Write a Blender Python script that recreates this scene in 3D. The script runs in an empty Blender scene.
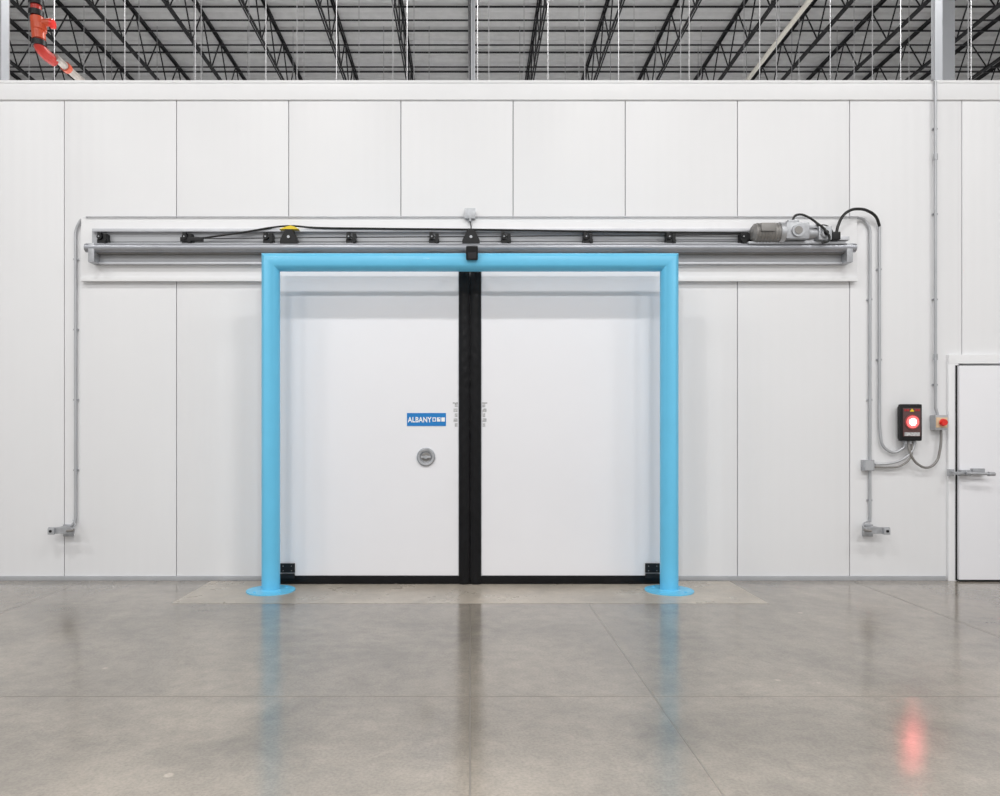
import bpy, bmesh, math, random
from mathutils import Vector, Matrix
random.seed(4)
S = bpy.context.scene
COL = S.collection

# ---------------------------------------------------------------- survey helpers
F = 714.0; D = 7.14; CH = 1.45
def wx(px, y=0.0): return (px - 470.0) * (D + y) / F
def wz(py, y=0.0): return CH + (435.0 - py) * (D + y) / F

# ---------------------------------------------------------------- materials
def mat(name, col, rough=0.5, metal=0.0, var=0.0, vscale=6.0, bump=0.0, bscale=40.0, emit=None, estr=0.0, coat=0.0, stretch=None, spec=None):
    m = bpy.data.materials.new(name); m.use_nodes = True
    nt = m.node_tree; b = nt.nodes["Principled BSDF"]
    b.inputs["Base Color"].default_value = (*col, 1)
    b.inputs["Roughness"].default_value = rough
    b.inputs["Metallic"].default_value = metal
    if coat: b.inputs["Coat Weight"].default_value = coat
    if spec is not None: b.inputs["Specular IOR Level"].default_value = spec
    if emit:
        b.inputs["Emission Color"].default_value = (*emit, 1)
        b.inputs["Emission Strength"].default_value = estr
    tc = nt.nodes.new("ShaderNodeTexCoord")
    src = tc.outputs["Object"]
    if stretch:
        mp = nt.nodes.new("ShaderNodeMapping"); mp.inputs["Scale"].default_value = stretch
        nt.links.new(src, mp.inputs["Vector"]); src = mp.outputs["Vector"]
    n = nt.nodes.new("ShaderNodeTexNoise"); n.inputs["Scale"].default_value = vscale; n.inputs["Detail"].default_value = 4
    nt.links.new(src, n.inputs["Vector"])
    r = nt.nodes.new("ShaderNodeValToRGB")
    r.color_ramp.elements[0].position = 0.3; r.color_ramp.elements[1].position = 0.7
    v = max(var, 0.01)
    r.color_ramp.elements[0].color = (*[max(0, c * (1 - v)) for c in col], 1)
    r.color_ramp.elements[1].color = (*[min(1, c * (1 + v)) for c in col], 1)
    nt.links.new(n.outputs["Fac"], r.inputs["Fac"]); nt.links.new(r.outputs["Color"], b.inputs["Base Color"])
    if bump:
        n2 = nt.nodes.new("ShaderNodeTexNoise"); n2.inputs["Scale"].default_value = bscale
        nt.links.new(src, n2.inputs["Vector"])
        bp = nt.nodes.new("ShaderNodeBump"); bp.inputs["Strength"].default_value = bump; bp.inputs["Distance"].default_value = 0.01
        nt.links.new(n2.outputs["Fac"], bp.inputs["Height"]); nt.links.new(bp.outputs["Normal"], b.inputs["Normal"])
    return m

def panel_mat(name, col, rib=0.5):
    m = mat(name, col, 0.42, 0, 0.012, 0.9)
    nt = m.node_tree; b = nt.nodes["Principled BSDF"]
    tc = nt.nodes.new("ShaderNodeTexCoord")
    w = nt.nodes.new("ShaderNodeTexWave"); w.wave_type = 'BANDS'; w.bands_direction = 'X'
    w.inputs["Scale"].default_value = 2.8; w.inputs["Distortion"].default_value = 0
    nt.links.new(tc.outputs["Object"], w.inputs["Vector"])
    bp = nt.nodes.new("ShaderNodeBump"); bp.inputs["Strength"].default_value = rib; bp.inputs["Distance"].default_value = 0.004
    nt.links.new(w.outputs["Fac"], bp.inputs["Height"]); nt.links.new(bp.outputs["Normal"], b.inputs["Normal"])
    return m

def floor_mat(name, base, rmin=0.16, rmax=0.30):
    m = bpy.data.materials.new(name); m.use_nodes = True
    nt = m.node_tree; b = nt.nodes["Principled BSDF"]; L = nt.links.new
    tc = nt.nodes.new("ShaderNodeTexCoord")
    def noise(sc, det, rough=0.6, dist=0.0):
        n = nt.nodes.new("ShaderNodeTexNoise"); n.inputs["Scale"].default_value = sc; n.inputs["Detail"].default_value = det
        n.inputs["Roughness"].default_value = rough; n.inputs["Distortion"].default_value = dist
        L(tc.outputs["Object"], n.inputs["Vector"]); return n
    def ramp(fac, c0, c1, p0=0.3, p1=0.7):
        r = nt.nodes.new("ShaderNodeValToRGB"); r.color_ramp.elements[0].position = p0; r.color_ramp.elements[1].position = p1
        r.color_ramp.elements[0].color = (*c0, 1); r.color_ramp.elements[1].color = (*c1, 1)
        L(fac, r.inputs["Fac"]); return r
    big = noise(0.8, 7, .62, .6); fine = noise(7, 9, 0.78, .3); sp = noise(70, 3)
    r1 = ramp(big.outputs["Fac"], [c * f for c, f in zip(base, (.76, .77, .77))], [c * f for c, f in zip(base, (1.22, 1.21, 1.19))], .33, .67)
    r2 = ramp(fine.outputs["Fac"], (0.78, 0.78, 0.78), (1.14, 1.13, 1.12))
    r3 = ramp(sp.outputs["Fac"], (0.86, 0.85, 0.84), (1.06, 1.06, 1.06), 0.3, 0.6)
    def mul(a, c):
        x = nt.nodes.new("ShaderNodeMix"); x.data_type = 'RGBA'; x.blend_type = 'MULTIPLY'; x.inputs[0].default_value = 1
        L(a, x.inputs[6]); L(c, x.inputs[7]); return x.outputs[2]
    # sparse pale spots in the floor colour
    vo = nt.nodes.new("ShaderNodeTexVoronoi"); vo.inputs["Scale"].default_value = 1.6; L(tc.outputs["Object"], vo.inputs["Vector"])
    r4 = ramp(vo.outputs["Distance"], (1.5, 1.5, 1.48), (1, 1, 1), .025, .04)
    L(mul(mul(mul(r1.outputs["Color"], r2.outputs["Color"]), r3.outputs["Color"]), r4.outputs["Color"]), b.inputs["Base Color"])
    rr = ramp(noise(2.2, 6).outputs["Fac"], (rmin,) * 3, (rmax,) * 3)
    L(rr.outputs["Color"], b.inputs["Roughness"])
    b.inputs["IOR"].default_value = 1.6
    b.inputs["Specular IOR Level"].default_value = 0.7
    bp = nt.nodes.new("ShaderNodeBump"); bp.inputs["Strength"].default_value = 0.03; bp.inputs["Distance"].default_value = 0.01
    L(fine.outputs["Fac"], bp.inputs["Height"]); L(bp.outputs["Normal"], b.inputs["Normal"])
    return m

M_panel = panel_mat("white_insulated_panel", (0.80, 0.802, 0.815), 0.20)
M_seam = mat("seam_grey", (0.30, 0.31, 0.33), 0.7)
M_flash = mat("white_flashing", (0.83, 0.833, 0.845), 0.4)
M_leaf = mat("door_leaf_white", (0.83, 0.83, 0.86), 0.45, var=0.01, vscale=1.5)
M_blue = mat("light_blue_enamel", (0.135, 0.545, 0.82), 0.38, var=0.02, coat=0.12)
M_black = mat("black_rubber", (0.004, 0.004, 0.005), 0.34, bump=0.5, bscale=22, var=0.3, stretch=(1, 1, 0.7), spec=.25)
M_blackm = mat("black_steel", (0.008, 0.008, 0.009), 0.45, 0.0, var=0.1, spec=.35)
M_cable = mat("cable_black", (0.01, 0.01, 0.01), 0.45)
M_galv = mat("galvanised_steel", (0.44, 0.45, 0.47), 0.42, 0.6, var=0.14, vscale=25)
M_alu = mat("aluminium", (0.56, 0.57, 0.60), 0.4, 0.4, var=0.05, vscale=10)
M_rail = mat("track_grey", (0.36, 0.37, 0.40), 0.35, 0.5, var=0.05)
M_shadow = mat("shaded_grey_backplate", (0.46, 0.47, 0.49), 0.5, 0.1)  # grey of the back plates, with shade by the track painted in
M_motor = mat("motor_grey", (0.27, 0.26, 0.25), 0.45, 0.4, var=0.1)
M_conduit = mat("conduit_grey", (0.48, 0.49, 0.51), 0.4, 0.4, var=0.05)
M_yel = mat("safety_yellow", (0.85, 0.62, 0.02), 0.45)
M_sign = mat("sign_blue", (0.006, 0.20, 0.55), 0.4)
M_white = mat("sign_white", (0.9, 0.9, 0.9), 0.5)
M_lab = mat("label_grey", (0.50, 0.50, 0.51), 0.5, var=0.4, vscale=60)
M_red = mat("red_pipe", (0.45, 0.025, 0.015), 0.4, var=0.1)
M_orange = mat("orange_fitting", (0.55, 0.08, 0.03), 0.4, var=0.1)
M_redk = mat("red_knob", (0.75, 0.03, 0.02), 0.3)
M_glowr = mat("red_lamp_lens", (0.7, 0.12, 0.12), 0.3, emit=(1.0, 0.12, 0.12), estr=0.9)
M_gloww = mat("lamp_core", (1, 0.8, 0.8), 0.3, emit=(1.0, 0.20, 0.19), estr=100)
M_floor = floor_mat("polished_concrete", (0.272, 0.245, 0.212), 0.10, 0.20)
M_apron = floor_mat("apron_concrete", (0.43, 0.385, 0.33), 0.24, 0.36)
M_joint = mat("joint_sealant", (0.20, 0.18, 0.155), 0.3)
M_deck = mat("roof_deck", (0.64, 0.64, 0.64), 0.6, var=0.06)
M_joist = mat("joist_dark_steel", (0.010, 0.010, 0.012), 0.6)
M_colm = mat("column_grey", (0.34, 0.35, 0.37), 0.5)
M_roof = mat("cold_room_roof", (0.85, 0.85, 0.85), 0.6)
M_pvc = mat("white_pipe", (0.52, 0.50, 0.45), 0.5)
M_rod = mat("hanger_rod", (0.36, 0.36, 0.37), 0.5)

# ---------------------------------------------------------------- geometry helpers
def group(name, loc=(0, 0, 0)):
    e = bpy.data.objects.new(name, None); e.empty_display_size = 0.1; e.location = (0, 0, 0)
    COL.objects.link(e); return e
def finish(bm, name, m, parent=None, smooth=False):
    me = bpy.data.meshes.new(name); bm.to_mesh(me); bm.free()
    me.materials.append(m)
    if smooth:
        for p in me.polygons: p.use_smooth = True
        try: me.set_sharp_from_angle(angle=math.radians(35))
        except Exception: pass
    o = bpy.data.objects.new(name, me); COL.objects.link(o)
    if parent: o.parent = parent
    return o
def add_box(bm, lo, hi, bev=0.0):
    c = [(a + b) / 2 for a, b in zip(lo, hi)]; s = [abs(b - a) for a, b in zip(lo, hi)]
    r = bmesh.ops.create_cube(bm, size=1, matrix=Matrix.Translation(c) @ Matrix.Diagonal((*s, 1)))
    if bev:
        es = list({e for v in r["verts"] for e in v.link_edges})
        bmesh.ops.bevel(bm, geom=es, offset=bev, segments=2, affect='EDGES', profile=0.7)
def box(name, lo, hi, m, parent=None, bev=0.0):
    bm = bmesh.new(); add_box(bm, lo, hi, bev); return finish(bm, name, m, parent, bev > 0)
def add_cyl(bm, p0, p1, r, seg=20, r2=None, caps=True):
    p0 = Vector(p0); p1 = Vector(p1); d = p1 - p0
    q = d.to_track_quat('Z', 'Y').to_matrix().to_4x4()
    bmesh.ops.create_cone(bm, cap_ends=caps, segments=seg, radius1=r, radius2=r if r2 is None else r2, depth=d.length,
                          matrix=Matrix.Translation((p0 + p1) / 2) @ q)
def cyl(name, p0, p1, r, m, parent=None, seg=24, r2=None):
    bm = bmesh.new(); add_cyl(bm, p0, p1, r, seg, r2); return finish(bm, name, m, parent, True)
def tube(name, pts, r, m, parent=None, smooth=True, cyclic=False):
    cu = bpy.data.curves.new(name, 'CURVE'); cu.dimensions = '3D'; cu.bevel_depth = r; cu.bevel_resolution = 4; cu.use_fill_caps = True
    cu.resolution_u = 10
    if smooth:
        sp = cu.splines.new('BEZIER'); sp.bezier_points.add(len(pts) - 1)
        for b, p in zip(sp.bezier_points, pts):
            b.co = p; b.handle_left_type = b.handle_right_type = 'AUTO'
    else:
        sp = cu.splines.new('POLY'); sp.points.add(len(pts) - 1)
        for b, p in zip(sp.points, pts): b.co = (*p, 1)
    sp.use_cyclic_u = cyclic
    t = bpy.data.objects.new("tmp", cu); COL.objects.link(t)
    bpy.context.view_layer.update()
    me = bpy.data.meshes.new_from_object(t.evaluated_get(bpy.context.evaluated_depsgraph_get()))
    bpy.data.objects.remove(t)
    me.materials.clear(); me.materials.append(m); me.name = name
    for p in me.polygons: p.use_smooth = True
    o = bpy.data.objects.new(name, me); COL.objects.link(o)
    if parent: o.parent = parent
    return o
def bend(pts, r=0.06, n=6):
    """polyline with rounded corners"""
    pts = [Vector(p) for p in pts]; out = [pts[0]]
    for i in range(1, len(pts) - 1):
        a, b, c = pts[i - 1], pts[i], pts[i + 1]
        rr = min(r, (a - b).length * .49, (c - b).length * .49)
        p = b + (a - b).normalized() * rr; q = b + (c - b).normalized() * rr
        for k in range(n + 1):
            t = k / n; out.append((1 - t) ** 2 * p + 2 * t * (1 - t) * b + t * t * q)
    out.append(pts[-1]); return out
def prism(name, poly, y0, y1, m, parent=None):
    bm = bmesh.new()
    a = [bm.verts.new((x, y0, z)) for x, z in poly]; b = [bm.verts.new((x, y1, z)) for x, z in poly]
    bm.faces.new(a); bm.faces.new(b[::-1]); n = len(poly)
    for i in range(n): bm.faces.new((a[i], b[i], b[(i + 1) % n], a[(i + 1) % n]))
    bmesh.ops.recalc_face_normals(bm, faces=bm.faces); return finish(bm, name, m, parent)
def clamp(parent, x, y, z, i):
    box(f"strap_{i}", (x - .025, y + .002, z - .008), (x + .025, y + .02, z + .008), M_galv, parent)

# ================================================================= FLOOR
floor = box("floor", (-22, -16, -0.15), (22, 24, 0), M_floor)
def fchild(n, x0, y0, x1, y1, m, h=0.0008):
    return box(n, (x0, y0, -0.002), (x1, y1, h), m, floor)
fchild("joint_centre", -.004, -16, .004, -.3, M_joint)
fchild("joint_side", 1.017, -16, 1.022, -1.0, M_joint)
for i, x in enumerate((-3.83, 3.80, 11.4, -11.4)): fchild(f"joint_long_{i}", x - .003, -16, x + .003, -.06, M_joint)
for i, y in enumerate((-3.18, -10.8)): fchild(f"joint_cross_{i}", -22, y - .0012, 22, y + .0012, M_joint)
fchild("threshold_apron", -2.57, -1.0, 2.57, -0.06, M_apron, 0.0015)
fchild("apron_edge", -2.575, -1.005, 2.575, -1.0, M_joint)

# ================================================================= COLD ROOM WALL
wall = group("wall_front")
H = 4.98
box("wall_core", (-9.4, 0.004, 0), (9.4, 0.12, H), M_seam, wall)
edges = [-9.4] + [(-4.05 + 1.12 * k) for k in range(-4, 13)]
edges = [e for e in edges if -9.4 <= e <= 9.4]
edges.append(9.4)
g = .0042
for i in range(len(edges) - 1):
    if edges[i + 1] - edges[i] < .05: continue
    box(f"panel_{i}", (edges[i] + g, -0.012, 0), (edges[i + 1] - g, 0.02, H - .02), M_panel, wall, bev=.0025)
box("roof_panel", (-9.4, 0.12, H - .12), (9.4, 23, H - .02), M_roof, wall)
t = group("trim_1")
box("parapet_cap", (-9.45, -0.03, wz(101)), (9.45, 0.14, wz(82)), M_flash, t, bev=.006)
box("parapet_lip", (-9.45, -0.036, wz(84.5)), (9.45, -0.02, wz(82)), M_flash, t)
b = group("baseboard_front")
for i, (x0, x1) in enumerate(((-9.4, -2.02), (2.02, 4.74), (6.02, 9.4))):
    box(f"base_angle_{i}", (x0, -0.03, 0), (x1, -0.012, 0.045), M_conduit, b, bev=.003)

# ================================================================= SLIDING DOOR LEAVES
LY = -0.20
def leaf(sign, nm):
    gp = group(nm)
    xa, xb = (.105, 1.965)
    X = lambda a: sign * a
    lo, hi = sorted((X(xa), X(xb)))
    box("insulated_leaf", (lo, LY, 0.075), (hi, -0.09, 3.08), M_leaf, gp, bev=.008)
    l2, h2 = sorted((X(xa), X(1.86)))
    box("bottom_gasket", (l2, LY - .008, 0.005), (h2, -0.10, 0.085), M_black, gp, bev=.01)
    bm = bmesh.new(); n = 90; cols = 9
    x0, x1 = .003, .108
    grid = []
    for j in range(n + 1):
        z = .005 + (3.075 - .005) * j / n; row = []
        for i in range(cols):
            u = i / (cols - 1)
            x = x0 + (x1 - x0) * u
            y = LY - .012 - .022 * math.sin(math.pi * u) + .002 * math.sin(j * 1.7 + i * .9) + random.uniform(-.0015, .0015)
            row.append(bm.verts.new((X(x), y, z)))
        grid.append(row)
    for j in range(n):
        for i in range(cols - 1): bm.faces.new((grid[j][i], grid[j][i + 1], grid[j + 1][i + 1], grid[j + 1][i]))
    bmesh.ops.recalc_face_normals(bm, faces=bm.faces)
    finish(bm, "nose_gasket", M_black, gp, True)
    l3, h3 = sorted((X(.0008), X(.108)))
    box("nose_gasket_core", (l3, LY - .008, .005), (h3, -0.10, 3.08), M_black, gp, bev=.003)
    l4, h4 = sorted((X(.108), X(.116)))
    box("nose_edge_trim", (l4, LY - .006, .08), (h4, LY + .01, 3.07), M_alu, gp)
    l5, h5 = sorted((X(1.70), X(1.84)))
    box("guide_plate", (l5, LY - .02, .115), (h5, LY, .205), M_blackm, gp, bev=.004)
    box("guide_foot", (l5, LY - .022, .06), (h5, LY - .006, .105), M_blackm, gp, bev=.003)
    for k, zz in enumerate((.135, .18)):
        for q, xx in enumerate((1.73, 1.81)):
            cyl(f"guide_bolt_{k}{q}", (X(xx), LY - .028, zz), (X(xx), LY - .018, zz), .005, M_motor, gp, 8)
    for k in range(5):
        l6, h6 = sorted((X(.122), X(.16 if k % 2 else .148)))
        z = 1.53 + k * .048
        box(f"edge_label_{k}", (l6, LY - .003, z), (h6, LY, z + .034), M_lab, gp)
    l6, h6 = sorted((X(.112), X(.168))); box("edge_label_top", (l6, LY - .003, 1.755), (h6, LY, 1.768), M_lab, gp)
    for k, a in enumerate((.35, 1.65)):
        box(f"hanger_{k}", (X(a) - .05, -0.175, 3.0), (X(a) + .05, -0.12, 3.2), M_galv, gp, bev=.004)
    return gp
LL = leaf(-1, "door_1"); leaf(1, "door_2")
# flush pull
hp = group("door_pull")
hx, hz = wx(426, LY), wz(457, LY)
bm = bmesh.new()
prof = [(.0, -.004), (.038, -.004), (.05, -.012), (.06, -.022), (.078, -.024), (.088, -.016), (.09, 0)]
seg = 40; rings = []
for r_, y_ in prof:
    if r_ == 0: rings.append([bm.verts.new((hx, LY + y_, hz))]); continue
    rings.append([bm.verts.new((hx + r_ * math.cos(2 * math.pi * k / seg), LY + y_, hz + r_ * math.sin(2 * math.pi * k / seg))) for k in range(seg)])
for k in range(seg): bm.faces.new((rings[0][0], rings[1][k], rings[1][(k + 1) % seg]))
for a in range(1, len(rings) - 1):
    for k in range(seg): bm.faces.new((rings[a][k], rings[a + 1][k], rings[a + 1][(k + 1) % seg], rings[a][(k + 1) % seg]))
bmesh.ops.recalc_face_normals(bm, faces=bm.faces)
finish(bm, "dish_ring", M_galv, hp, True)
cyl("pull_disc", (hx, LY - .003, hz), (hx, LY - .008, hz), .055, M_motor, hp)
box("pull_bar", (hx - .05, LY - .026, hz - .012), (hx + .05, LY - .012, hz + .012), M_galv, hp, bev=.005)
cyl("pull_knob", (hx, LY - .012, hz), (hx, LY - .036, hz), .018, M_galv, hp)
# sign
sg = group("company_sign")
sx0, sx1, sz0, sz1 = wx(407, LY), wx(446, LY), wz(426, LY), wz(413, LY)
box("sign_plate", (sx0, LY - .004, sz0), (sx1, LY, sz1), M_sign, sg)
tx = bpy.data.curves.new("lettering", 'FONT'); tx.body = "ALBANY"; tx.size = .074; tx.extrude = .0005; tx.offset = .0018; tx.space_character = 1.06
to = bpy.data.objects.new("tmpt", tx); COL.objects.link(to); bpy.context.view_layer.update()
me = bpy.data.meshes.new_from_object(to.evaluated_get(bpy.context.evaluated_depsgraph_get())); bpy.data.objects.remove(to)
me.materials.clear(); me.materials.append(M_white)
wtxt = max(v.co.x for v in me.vertices) - min(v.co.x for v in me.vertices)
lo_ = bpy.data.objects.new("lettering", me); COL.objects.link(lo_); lo_.parent = sg
k = .232 / wtxt
lo_.scale = (k, k * 1.22, k); lo_.rotation_euler = (math.pi / 2, 0, 0); lo_.location = (sx0 + .010, LY - .005, (sz0 + sz1) / 2 - .026)
zc_ = (sz0 + sz1) / 2
for i in range(3):
    a = sx0 + .248 + i * .043
    box(f"logo_square_{i}", (a, LY - .006, zc_ - .02), (a + .034, LY - .003, zc_ + .02), M_white, sg)
    if i == 0: box(f"logo_inner_{i}", (a + .008, LY - .0075, zc_ - .012), (a + .026, LY - .005, zc_ + .012), M_sign, sg)
    elif i == 1: box(f"logo_inner_{i}", (a + .018, LY - .0075, zc_ + .002), (a + .029, LY - .005, zc_ + .014), M_sign, sg)

# ================================================================= GOAL POST GUARD
gp = group("goal_post_guard")
PY = -.5; PX = 1.852; R = .084; BZ = 3.055
bm = bmesh.new(); seg = 40
def ring(c, u, v, ru, rv):
    return [bm.verts.new(Vector(c) + Vector(u) * (ru * math.cos(2 * math.pi * k / seg)) + Vector(v) * (rv * math.sin(2 * math.pi * k / seg))) for k in range(seg)]
s2 = math.sqrt(2)
rr = [ring((-PX, PY, .012), (1, 0, 0), (0, 1, 0), R, R),
      ring((-PX, PY, BZ), (1 / s2, 0, -1 / s2), (0, 1, 0), R * s2, R),
      ring((PX, PY, BZ), (-1 / s2, 0, -1 / s2), (0, 1, 0), R * s2, R),
      ring((PX, PY, .012), (-1, 0, 0), (0, 1, 0), R, R)]
for a in range(3):
    for k in range(seg): bm.faces.new((rr[a][k], rr[a + 1][k], rr[a + 1][(k + 1) % seg], rr[a][(k + 1) % seg]))
bmesh.ops.recalc_face_normals(bm, faces=bm.faces)
finish(bm, "mitred_pipe", M_blue, gp, True)
for i, x in enumerate((-PX, PX)):
    bm = bmesh.new(); add_cyl(bm, (x, PY, 0), (x, PY, .012), .222, 48)
    add_cyl(bm, (x, PY, .012), (x, PY, .02), .098, 40, .086)
    finish(bm, f"base_plate_{i}", M_blue, gp, True)
    for k in range(4):
        a = math.pi / 4 + k * math.pi / 2; cx, cy = x + .165 * math.cos(a), PY + .165 * math.sin(a)
        cyl(f"anchor_bolt_{i}{k}", (cx, cy, .01), (cx, cy, .020), .012, M_blue, gp, 6)

# ================================================================= TRACK / HEADER
hd = group("door_header_track")
def hbox(n, x0, y0, x1, y1, yb, yf, m, bev=0.0):
    return box(n, (wx(x0, yf), yf, wz(y1, yf)), (wx(x1, yf), yb, wz(y0, yf)), m, hd, bev)
hbox("header_board", 81, 218, 857, 280, -.01, -.05, M_flash, .004)
hbox("header_lip_bottom", 80, 277, 858, 281, -.04, -.07, M_flash, .003)
hbox("upper_rail_back", 92, 230, 750, 244, -.05, -.075, M_shadow, .003)
hbox("upper_rail_top_flange", 92, 228.5, 750, 231.5, -.05, -.12, M_alu, .002)
hbox("rail_backplate", 92, 252, 849, 263, -.05, -.085, M_shadow, .003)
cyl("track_tube", (wx(86, -.16), -.16, wz(248, -.16)), (wx(855, -.16), -.16, wz(248, -.16)), .043, M_rail, hd, 28)
hbox("track_web", 86, 243, 855, 247, -.07, -.15, M_alu, .002)
hbox("track_lower_lip", 90, 251, 850, 253.5, -.07, -.15, M_motor, .002)
hbox("rail_lower_cover", 93, 262, 848, 264, -.05, -.11, M_alu, .002)
for i, px in enumerate((91, 850)):
    hbox(f"end_cap_{i}", px - 3, 243, px + 3, 262, -.06, -.2, M_galv, .004)
tube("drive_belt_upper", [(wx(205, -.14), -.14, wz(238.5, -.14)), (wx(745, -.14), -.14, wz(234.5, -.14))], .005, M_cable, hd, False)
tube("drive_belt_lower", [(wx(100, -.14), -.14, wz(242, -.14)), (wx(745, -.14), -.14, wz(241.5, -.14))], .003, M_cable, hd, False)
def trolley(px, i):
    y = -.15; x = wx(px, y); z = wz(238, y)
    bm = bmesh.new()
    add_box(bm, (x - .05, y, z - .055), (x + .05, y + .07, z - .01), .005)
    add_box(bm, (x - .045, y - .005, z - .02), (x - .012, y + .07, z + .058), .004)
    add_box(bm, (x + .012, y - .005, z - .02), (x + .045, y + .07, z + .045), .004)
    add_cyl(bm, (x - .02, y - .02, z + .01), (x - .02, y, z + .01), .025, 16)
    add_cyl(bm, (x + .03, y - .02, z - .03), (x + .03, y, z - .03), .016, 12)
    finish(bm, f"trolley_bracket_{i}", M_blackm, hd)
    cyl(f"trolley_bolt_{i}", (x - .02, y - .03, z + .01), (x - .02, y - .018, z + .01), .007, M_galv, hd, 6)
for i, px in enumerate((102, 187, 268, 351, 434, 506, 588, 671, 745)): trolley(px, i)
box("idler_arm", (wx(180, -.16), -.16, wz(241, -.16)), (wx(203, -.16), -.14, wz(237, -.16)), M_blackm, hd, .003)
def stop(px, i, yel):
    y = -.17; x = wx(px, y); z0 = wz(243, y); z1 = wz(228.5, y)
    prism(f"stop_wedge_{i}", [(x - .085, z0), (x + .085, z0), (x + .085, z0 + .03), (x + .03, z1), (x - .03, z1), (x - .085, z0 + .03)], y, y + .1, M_blackm, hd)
    cyl(f"stop_bolt_{i}", (x, y - .01, z0 + .06), (x, y, z0 + .06), .014, M_galv, hd, 10)
    if yel:
        prism(f"stop_cap_{i}", [(x - .09, z1 - .006), (x + .10, z1 - .006), (x + .06, z1 + .018), (x + .02, z1 + .030), (x - .03, z1 + .016)], y - .004, y + .09, M_yel, hd)
stop(288.5, 0, True); stop(471, 1, False)

cb = group("control_cable")
yy = -.13
tube("cable_run", [(wx(p, yy), yy, wz(q, yy)) for p, q in ((190, 240), (214, 236.5), (245, 232), (272, 227.5), (290, 226), (312, 227.5), (370, 228.5), (471, 229.5), (600, 231.5), (748, 233))], .0095, M_cable, cb)

# motor
mo = group("gear_motor")
y = -.2; zc = wz(233, y)
box("mount_plate", (wx(748, y), -.21, wz(244, y)), (wx(845, y), -.08, wz(241.5, y)), M_galv, mo, .003)
bm = bmesh.new()
add_cyl(bm, (wx(754, y), y, zc), (wx(778, y), y, zc), .088, 28)
add_cyl(bm, (wx(751.5, y), y, zc), (wx(754, y), y, zc), .06, 24, .088)
for k in range(7):
    xx = wx(756 + k * 3.2, y); add_cyl(bm, (xx, y, zc), (xx + .008, y, zc), .094, 28)
finish(bm, "motor_body", M_motor, mo, True)
box("motor_terminal_box", (wx(757, y), y - .11, zc - .01), (wx(771, y), y - .05, zc + .07), M_motor, mo, .008)
bm = bmesh.new()
add_cyl(bm, (wx(778, y), y, zc), (wx(783, y), y, zc), .1, 28)
add_box(bm, (wx(783, y), y - .08, zc - .075), (wx(806, y), y + .08, zc + .085), .018)
add_cyl(bm, (wx(794, y), y - .1, zc), (wx(794, y), y - .07, zc), .06, 24)
add_cyl(bm, (wx(806, y), y, zc - .01), (wx(818, y), y, zc - .01), .06, 24, .045)
add_box(bm, (wx(786, y), y - .05, zc + .08), (wx(797, y), y + .02, zc + .115), .008)
finish(bm, "gearbox", M_galv, mo, True)
cyl("gearbox_cap", (wx(794, y), y - .106, zc), (wx(794, y), y - .098, zc), .038, M_motor, mo)
bm = bmesh.new()
add_box(bm, (wx(816, y), y - .06, zc - .08), (wx(829, y), y + .05, zc + .05), .01)
add_cyl(bm, (wx(822, y), y - .085, zc - .02), (wx(822, y), y - .055, zc - .02), .04, 20)
add_box(bm, (wx(806, y), y - .03, zc + .04), (wx(818, y), y + .03, zc + .075), .006)
finish(bm, "brake_housing", M_galv, mo, True)
cyl("brake_hub", (wx(822, y), y - .092, zc - .02), (wx(822, y), y - .084, zc - .02), .024, M_blackm, mo)
box("limit_switch", (wx(830, y), y - .05, zc - .075), (wx(838, y), y + .04, zc + .0), M_blackm, mo, .006)
box("limit_switch_foot", (wx(838, y), y - .03, zc - .075), (wx(848, y), y + .04, zc - .04), M_alu, mo, .004)
cyl("drive_sprocket", (wx(748, y), y + .03, zc - .04), (wx(748, y), y + .06, zc - .04), .055, M_blackm, mo)
def yp(lst): return [(wx(p, yv), yv, wz(q, yv)) for p, q, yv in lst]
mc = group("motor_cable")
tube("cable_short", yp([(793, 224, -.2), (794, 217, -.2), (799, 214.5, -.2), (808, 217, -.22), (818, 224, -.24), (826, 231, -.3), (829, 240, -.3), (822, 243, -.3)]), .011, M_cable, mc)
tube("cable_loop", yp([(836, 236, -.2), (838, 226, -.2), (843, 216, -.19), (850, 210.5, -.17), (859, 209, -.14), (868, 211, -.1), (876, 217, -.07), (879.5, 226, -.045)]), .014, M_cable, mc)
tube("cable_thin", yp([(815, 228, -.2), (824, 225, -.2), (831, 229, -.22), (834, 237, -.22)]), .006, M_cable, mc)

# ================================================================= JUNCTION BOX + SENSOR
jb = group("junction_box")
box("box_body", (wx(464.5, -.09), -.09, wz(218.5, -.09)), (wx(475.5, -.09), -.05, wz(208, -.09)), M_galv, jb, .006)
box("box_back", (wx(466, -.05), -.055, wz(217, -.05)), (wx(474, -.05), -.012, wz(209, -.05)), M_galv, jb, .002)
cyl("gland", (wx(470, -.09), -.075, wz(218, -.09)), (wx(470, -.09), -.075, wz(222, -.09)), .014, M_galv, jb, 12)
tube("box_lead", yp([(470, 221, -.09), (471, 226, -.1), (471, 231, -.13)]), .006, M_cable, jb)
ms = group("motion_sensor")
y = -.36
box("bracket_arm", (wx(471, y) - .02, -.36, wz(250, y) - .004), (wx(471, y) + .02, -.05, wz(250, y) + .008), M_blackm, ms)
sy = -.60
bm = bmesh.new(); add_box(bm, (-.055, -.06, -.06), (.055, .05, .065), .016)
o = finish(bm, "sensor_housing", M_blackm, ms, True); o.location = (wx(472, sy), sy + .02, wz(252.5, sy)); o.rotation_euler = (math.radians(18), 0, 0)
box("bracket_plate", (wx(472, sy) - .03, -.6, BZ + R), (wx(472, sy) + .03, -.35, BZ + R + .008), M_blackm, ms)
bm = bmesh.new(); add_box(bm, (-.04, -.066, -.045), (.04, -.058, .01), .003)
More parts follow.
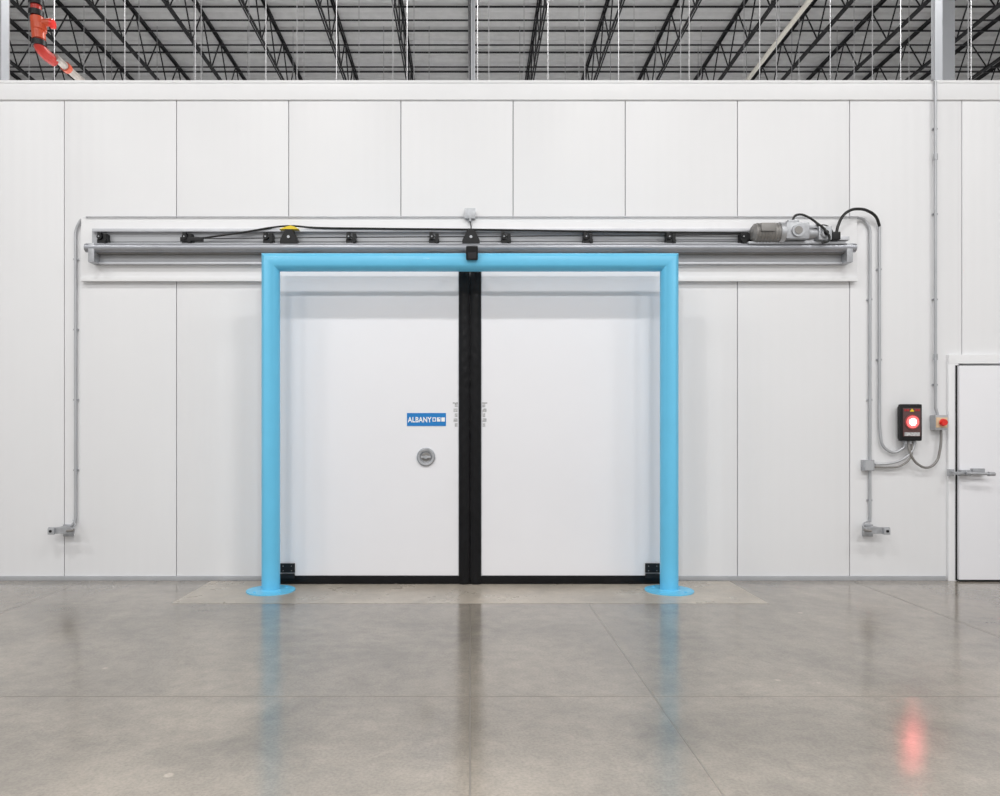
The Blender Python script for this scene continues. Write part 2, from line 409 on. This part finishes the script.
o2 = finish(bm, "sensor_lens", mat("sensor_lens", (.03, .03, .035), .08), ms, True); o2.location = o.location; o2.rotation_euler = o.rotation_euler

# ================================================================= CONDUITS
ys = -.035; rc = .0135
c1 = group("conduit_run")
tube("conduit_left", bend(yp([(88, 219, ys), (81, 219, ys), (75.5, 230, ys), (75.5, 522, ys), (70, 527, ys)]), .05), rc, M_conduit, c1, False)
tube("conduit_horizontal", [(wx(86, -.065), -.062, wz(217, -.06)), (wx(858, -.065), -.062, wz(217, -.06))], .0075, M_conduit, c1, False)
for i, q in enumerate((260, 330, 400, 470)): clamp(c1, wx(75.5, ys), ys, wz(q), i)
c2 = group("conduit_run")
tube("conduit_inner", bend(yp([(858, 218, -.06), (864, 219, ys), (870, 228, ys), (870, 522, ys)]), .06), rc, M_conduit, c2, False)
tube("conduit_outer", bend(yp([(879.5, 226, -.04), (879.5, 429, -.04), (882, 447, -.05), (894, 454, -.05), (905, 447, -.06), (906, 440, -.07)]), .09), rc, M_conduit, c2, False)
tube("conduit_vert", [(wx(935.5, -.05), -.05, wz(81, -.05)), (wx(935.5, -.05), -.05, wz(408, -.05)), (wx(938, -.05), -.05, wz(416, -.05))], rc, M_conduit, c2, False)
cyl("coupling_a", yp([(935.5, 360, -.05)])[0], yp([(935.5, 354, -.05)])[0], .019, M_galv, c2)
cyl("coupling_b", yp([(935.5, 160, -.05)])[0], yp([(935.5, 154, -.05)])[0], .019, M_galv, c2)
tube("conduit_up", [(wx(933, -.05), -.05, wz(80, -.05)), (wx(933, -.05), -.05, 5.6), (wx(933, -.05), -.05, 10.6)], .016, M_colm, c2, False)
for i, (p, q) in enumerate(((870, 300), (870, 400), (879.5, 270), (879.5, 360), (935.5, 130), (935.5, 215), (935.5, 300), (935.5, 385), (870, 500))):
    clamp(c2, wx(p, ys), ys, wz(q), i)
jb2 = group("junction_box")
box("box_body", (wx(864.5, -.08), -.08, wz(471, -.08)), (wx(874.5, -.08), -.012, wz(460, -.08)), M_galv, jb2, .005)
box("box_cover", (wx(865.5, -.084), -.084, wz(470, -.08)), (wx(873.5, -.084), -.078, wz(461, -.08)), M_conduit, jb2)
tube("flex_a", yp([(875, 464, -.05), (884, 464, -.06), (896, 462, -.07), (906, 457, -.08), (913, 449, -.08), (915, 440, -.08)]), .012, M_conduit, c2)
tube("flex_b", yp([(875, 467, -.05), (888, 467.5, -.06), (900, 466, -.07), (910, 458, -.08), (912, 448, -.08), (911, 440, -.08)]), .010, M_motor, c2)
tube("flex_black_c", yp([(908, 441, -.08), (911, 455, -.09), (919, 465, -.08), (928, 467.5, -.07), (936, 462, -.06), (940, 450, -.06), (941, 440, -.06), (941, 430, -.06)]), .012, M_motor, c2)

def photoeye(px, i, mirror):
    g_ = group("photo_eye_bracket")
    x = wx(px, -.1); z = wz(530, -.1); s = mirror
    bm = bmesh.new()
    add_box(bm, (x - .06, -.03, z - .075), (x + .04, -.012, z + .045), .003)
    lo, hi = sorted((x - .13 * s, x + .12 * s))
    add_box(bm, (lo, -.16, z - .03), (hi, -.145, z + .035), .003)
    add_box(bm, (x - .04, -.15, z - .03), (x + .03, -.02, z - .018))
    add_box(bm, (x - .04, -.15, z + .022), (x + .03, -.02, z + .035))
    finish(bm, "bracket", M_galv, g_)
    e = x - .09 * s
    box("eye_body", (e - .03, -.19, z - .035), (e + .03, -.155, z + .03), M_conduit, g_, .005)
    cyl("eye_lens", (e, -.19, z), (e, -.198, z), .013, M_blackm, g_)
    cyl("eye_connector", (x + .06 * s, -.175, z + .0), (x + .13 * s, -.175, z + .01), .012, M_motor, g_)
    tube("eye_lead", [(x + .1 * s, -.17, z + .01), (x + .1 * s, -.1, z + .05), (wx(px + (10 if s > 0 else -4)), -.035, z + .09)], .006, M_conduit, g_)
photoeye(65, 0, 1); photoeye(873, 1, -1)

# ================================================================= CONTROL BOX
cx0, cx1, cz0, cz1 = 4.235, wx(922, -.12), wz(441, -.12), wz(404, -.12)
ct = group("door_control_box")
box("back_box", (cx0 + .03, -.08, cz0 + .02), (cx1 - .02, -.012, cz1 - .02), M_blackm, ct, .01)
box("housing", (cx0, -.125, cz0), (cx1, -.07, cz1), M_blackm, ct, .018)
box("face_plate", (cx0 + .018, -.130, cz0 + .045), (cx1 - .018, -.12, cz1 - .04), mat("control_face", (.11, .05, .05), .35), ct, .004)
mx = (cx0 + cx1) / 2; mz = wz(422, -.12)
cyl("lamp_bezel", (mx, -.130, mz), (mx, -.140, mz), .072, mat("lamp_bezel", (.35, .08, .08), .3, .2), ct, 32)
cyl("lamp_ring", (mx, -.140, mz), (mx, -.145, mz), .060, M_glowr, ct, 32)
cyl("lamp_core", (mx, -.145, mz), (mx, -.150, mz), .032, M_gloww, ct, 24)
prism("warning_triangle", [(mx - .022, cz1 - .075), (mx + .022, cz1 - .075), (mx, cz1 - .045)], -.1325, -.129, M_yel, ct)
kr = mat("key_red", (.4, .03, .03), .4)
for i, q in enumerate((-.065, -.04, .04, .065)):
    box(f"key_{i}", (mx + q - .01, -.134, cz1 - .072), (mx + q + .01, -.129, cz1 - .052), kr, ct, .002)
box("serial_label", (cx0 + .03, -.133, cz0 + .05), (cx1 - .03, -.129, cz0 + .085), M_lab, ct)
for i in range(3): cyl(f"gland_{i}", (cx0 + .07 + i * .045, -.08, cz0 - .03), (cx0 + .07 + i * .045, -.08, cz0 + .012), .017, M_galv, ct, 10)
es = group("emergency_stop")
ex, ez = wx(941.5, -.1), wz(422.5, -.1)
box("station_body", (ex - .062, -.1, ez - .075), (ex + .062, -.012, ez + .075), M_conduit, es, .01)
box("station_cover", (ex - .055, -.108, ez - .05), (ex + .055, -.098, ez + .05), mat("cover_yellow", (.75, .55, .35), .5), es, .004)
cyl("stop_stem", (ex, -.105, ez), (ex, -.125, ez), .02, M_galv, es)
cyl("stop_button", (ex, -.125, ez), (ex, -.15, ez), .038, M_redk, es, 28, .03)

# ================================================================= PERSONNEL DOOR
pd = group("door_3")
fx0 = 4.755; fx1 = 6.01
box("frame_jamb_a", (fx0, -.045, 0), (fx0 + .10, -.012, 2.18), M_flash, pd, .003)
box("frame_jamb_b", (fx1 - .10, -.045, 0), (fx1, -.012, 2.18), M_flash, pd, .003)
box("frame_head", (fx0, -.047, 2.16), (fx1, -.012, 2.25), M_flash, pd, .003)
box("gasket", (fx0 + .068, -.056, .01), (fx1 - .068, -.043, 2.142), M_blackm, pd)
box("leaf", (fx0 + .078, -.09, .02), (fx1 - .078, -.056, 2.136), M_leaf, pd, .005)
box("door_sweep", (fx0 + .08, -.093, .004), (fx1 - .08, -.06, .02), M_blackm, pd)
hx, hz = wx(962, -.12), wz(473, -.12)
bm = bmesh.new()
add_box(bm, (hx - .1, -.085, hz - .035), (hx - .05, -.045, hz + .035), .006)
add_box(bm, (hx - .02, -.14, hz - .03), (hx + .08, -.089, hz + .03), .008)
add_box(bm, (hx - .1, -.165, hz - .014), (hx + .0, -.13, hz + .014), .005)
add_cyl(bm, (hx + .03, -.12, hz), (hx + .03, -.19, hz), .022, 16)
add_cyl(bm, (hx + .0, -.185, hz), (hx + .23, -.2, hz - .005), .014, 14)
add_cyl(bm, (hx + .2, -.2, hz - .005), (hx + .26, -.205, hz - .006), .022, 16, .018)
add_box(bm, (hx + .1, -.13, hz - .02), (hx + .22, -.089, hz + .045), .006)
finish(bm, "latch_handle", M_galv, pd, True)

# ================================================================= BUILDING CEILING
BC = 10.55; TC = 11.55
bm = bmesh.new()
y0c, y1c = -16, 24; pitch = .3; yv = y0c; prof = []
while yv < y1c:
    prof += [(yv, TC + .03), (yv + .17, TC + .03), (yv + .205, TC + .10), (yv + .265, TC + .10)]; yv += pitch
pl = [bm.verts.new((-22, a, c)) for a, c in prof]; pr = [bm.verts.new((22, a, c)) for a, c in prof]
for i in range(len(prof) - 1): bm.faces.new((pl[i], pr[i], pr[i + 1], pl[i + 1]))
finish(bm, "ceiling", M_deck)
def truss_mesh():
    bm = bmesh.new()
    for sx in (-.038, .038):
        add_box(bm, (min(sx, sx * .2), -16, TC - .005), (max(sx, sx * .2), 23, TC + .025))
        add_box(bm, (sx * .9 - .006, -16, TC - .045), (sx * .9 + .006, 23, TC + .0))
        add_box(bm, (min(sx, sx * .2), -16, BC - .03), (max(sx, sx * .2), 23, BC - .018))
        add_box(bm, (sx * .9 - .006, -16, BC - .03), (sx * .9 + .006, 23, BC + .02))
    step = .62; yv = -15.5; up = False
    while yv < 22.5:
        z0, z1 = (TC, BC) if up else (BC, TC)
        add_cyl(bm, (0, yv, z0), (0, yv + step, z1), .017, 6); up = not up; yv += step
    me = bpy.data.meshes.new("steel_joist"); bm.to_mesh(me); bm.free(); me.materials.append(M_joist); return me
tm = truss_mesh()
for n in range(-13, 14):
    o = bpy.data.objects.new("steel_joist", tm); COL.objects.link(o); o.location = (n * 1.6, 0, 0)
br = group("joist_bridging")
for i, yv in enumerate((-9, -3, 3, 7.6, 8.6, 9.6, 10.6, 11.6, 12.6, 13.6, 14.6, 18)):
    bm = bmesh.new()
    add_box(bm, (-21.5, yv - .014, BC + .03), (21.5, yv + .014, BC + .055))
    add_box(bm, (-21.5, yv - .02, TC - .075), (21.5, yv + .02, TC - .045))
    finish(bm, f"bridging_row_{i}", M_joist, br)
hr = group("hanger_rods")
bm = bmesh.new()
for yv in (1.2, 4.2, 7.4, 10.5):
    n = -9.0 + (yv * 7.3 % .5)
    while n < 9.2:
        add_cyl(bm, (n, yv, H - .02), (n, yv, BC if yv < 5 else TC), .0045 + .0006 * yv / 2, 5); n += 1.12
finish(bm, "rods", M_rod, hr)
for i, x in enumerate((-6.75, 6.80)):
    o = group("steel_column")
    yv = 3.09
    bm = bmesh.new()
    add_box(bm, (x - .09, yv - .09, H - .02), (x + .09, yv + .09, 11.5), .008)
    finish(bm, "shaft", M_colm, o)
    box("cap_plate", (x - .14, yv - .14, 10.4), (x + .14, yv + .14, 10.42), M_colm, o)
    box("footing_plate", (x - .14, yv - .14, H - .02), (x + .14, yv + .14, H), M_colm, o)
pp = group("vent_pipe")
cyl("riser", (wx(473, 3), 3, H - .02), (wx(473, 3), 3, 11.5), .03, M_colm, pp)
cyl("riser_collar", (wx(473, 3), 3, H - .02), (wx(473, 3), 3, H + .03), .06, M_colm, pp)
sp = group("overhead_pipe")
cyl("pipe", (5.86, -10, 8.95), (5.86, 20, 8.95), .045, M_pvc, sp)
for i in range(6): cyl(f"pipe_hanger_{i}", (5.86, -8 + i * 4.8, 8.99), (5.86, -8 + i * 4.8, 11.5), .008, M_rod, sp, 6)
fs = group("fire_sprinkler_pipe")
yv = .86
def pt(px, py, y): return (wx(px, y), y, wz(py, y))
cyl("riser_upper", (pt(36, 20, yv)[0], yv, 10.5), pt(36, 20, yv), .055, M_red, fs)
for i, q in enumerate((3, 14, 28, 44)):
    p = pt(36 if q < 20 else 39, q, yv); cyl(f"coupling_{i}", (p[0], p[1], p[2] - .03), (p[0], p[1], p[2] + .03), .078, M_blackm if i != 2 else M_orange, fs)
cyl("valve_body", pt(37, 18, yv), pt(39, 40, yv), .07, M_orange, fs)
cyl("valve_bonnet", pt(38, 24, yv), pt(52, 22, yv), .04, M_orange, fs)
cyl("valve_cap", pt(51, 24, yv), pt(54, 24, yv), .05, M_redk, fs)
tube("elbow", [pt(39, 40, yv), pt(40, 47, yv), (pt(42, 50, yv)[0], yv + .06, pt(42, 51, yv)[2]), (pt(44, 52, yv)[0], yv + .2, pt(44, 52, yv)[2])], .06, M_red, fs)
a = pt(47, 50, yv)
M_br = mat("branch_pipe_metal", (.42, .38, .35), .4, .4, var=.3, vscale=8)
cyl("branch_pipe", (a[0], yv + .15, a[2]), (a[0] + .05, yv + 6, a[2]), .042, M_br, fs)
cyl("branch_coupling", (a[0], yv + .35, a[2]), (a[0], yv + .42, a[2]), .055, M_orange, fs)
cyl("branch_support", (a[0], yv + 1.0, H - .02), (a[0], yv + 1.0, a[2]), .012, M_rod, fs)

# ================================================================= LIGHTS
def highbay(x, y, z, power):
    g_ = group("high_bay_light")
    box("housing", (x - .75, y - .2, z + .02), (x + .75, y + .2, z + .1), M_flash, g_, .01)
    cyl("chain_a", (x - .6, y, z + .1), (x - .6, y, BC), .006, M_rod, g_, 6)
    cyl("chain_b", (x + .6, y, z + .1), (x + .6, y, BC), .006, M_rod, g_, 6)
    l = bpy.data.lights.new("lamp", 'AREA'); l.shape = 'RECTANGLE'; l.size = 1.5; l.size_y = .4; l.energy = power; l.color = (1, .99, .975)
    o = bpy.data.objects.new("lamp", l); o.location = (x, y, z); COL.objects.link(o); o.parent = g_
for x in (-8, -2.8, 2.8, 8):
    highbay(x, -6.0, 9.3, 205)
    highbay(x, -12.5, 9.3, 370)
for x in (-6.4, 0, 6.4): highbay(x, 3.6, 9.6, 380)  # unseen lamps added over the cold room to brighten the roof deck

w = bpy.data.worlds.new("world"); S.world = w; w.use_nodes = True
w.node_tree.nodes["Background"].inputs[0].default_value = (.985, .988, 1, 1)
w.node_tree.nodes["Background"].inputs[1].default_value = 0.68

cam = bpy.data.cameras.new("camera"); co = bpy.data.objects.new("camera", cam); COL.objects.link(co)
co.location = (0, -D, CH); co.rotation_euler = (math.pi / 2, 0, 0)
cam.sensor_width = 36; cam.lens = 36 * F / 1000; cam.shift_x = .030; cam.shift_y = .037
S.camera = co
S.view_settings.view_transform = 'Standard'
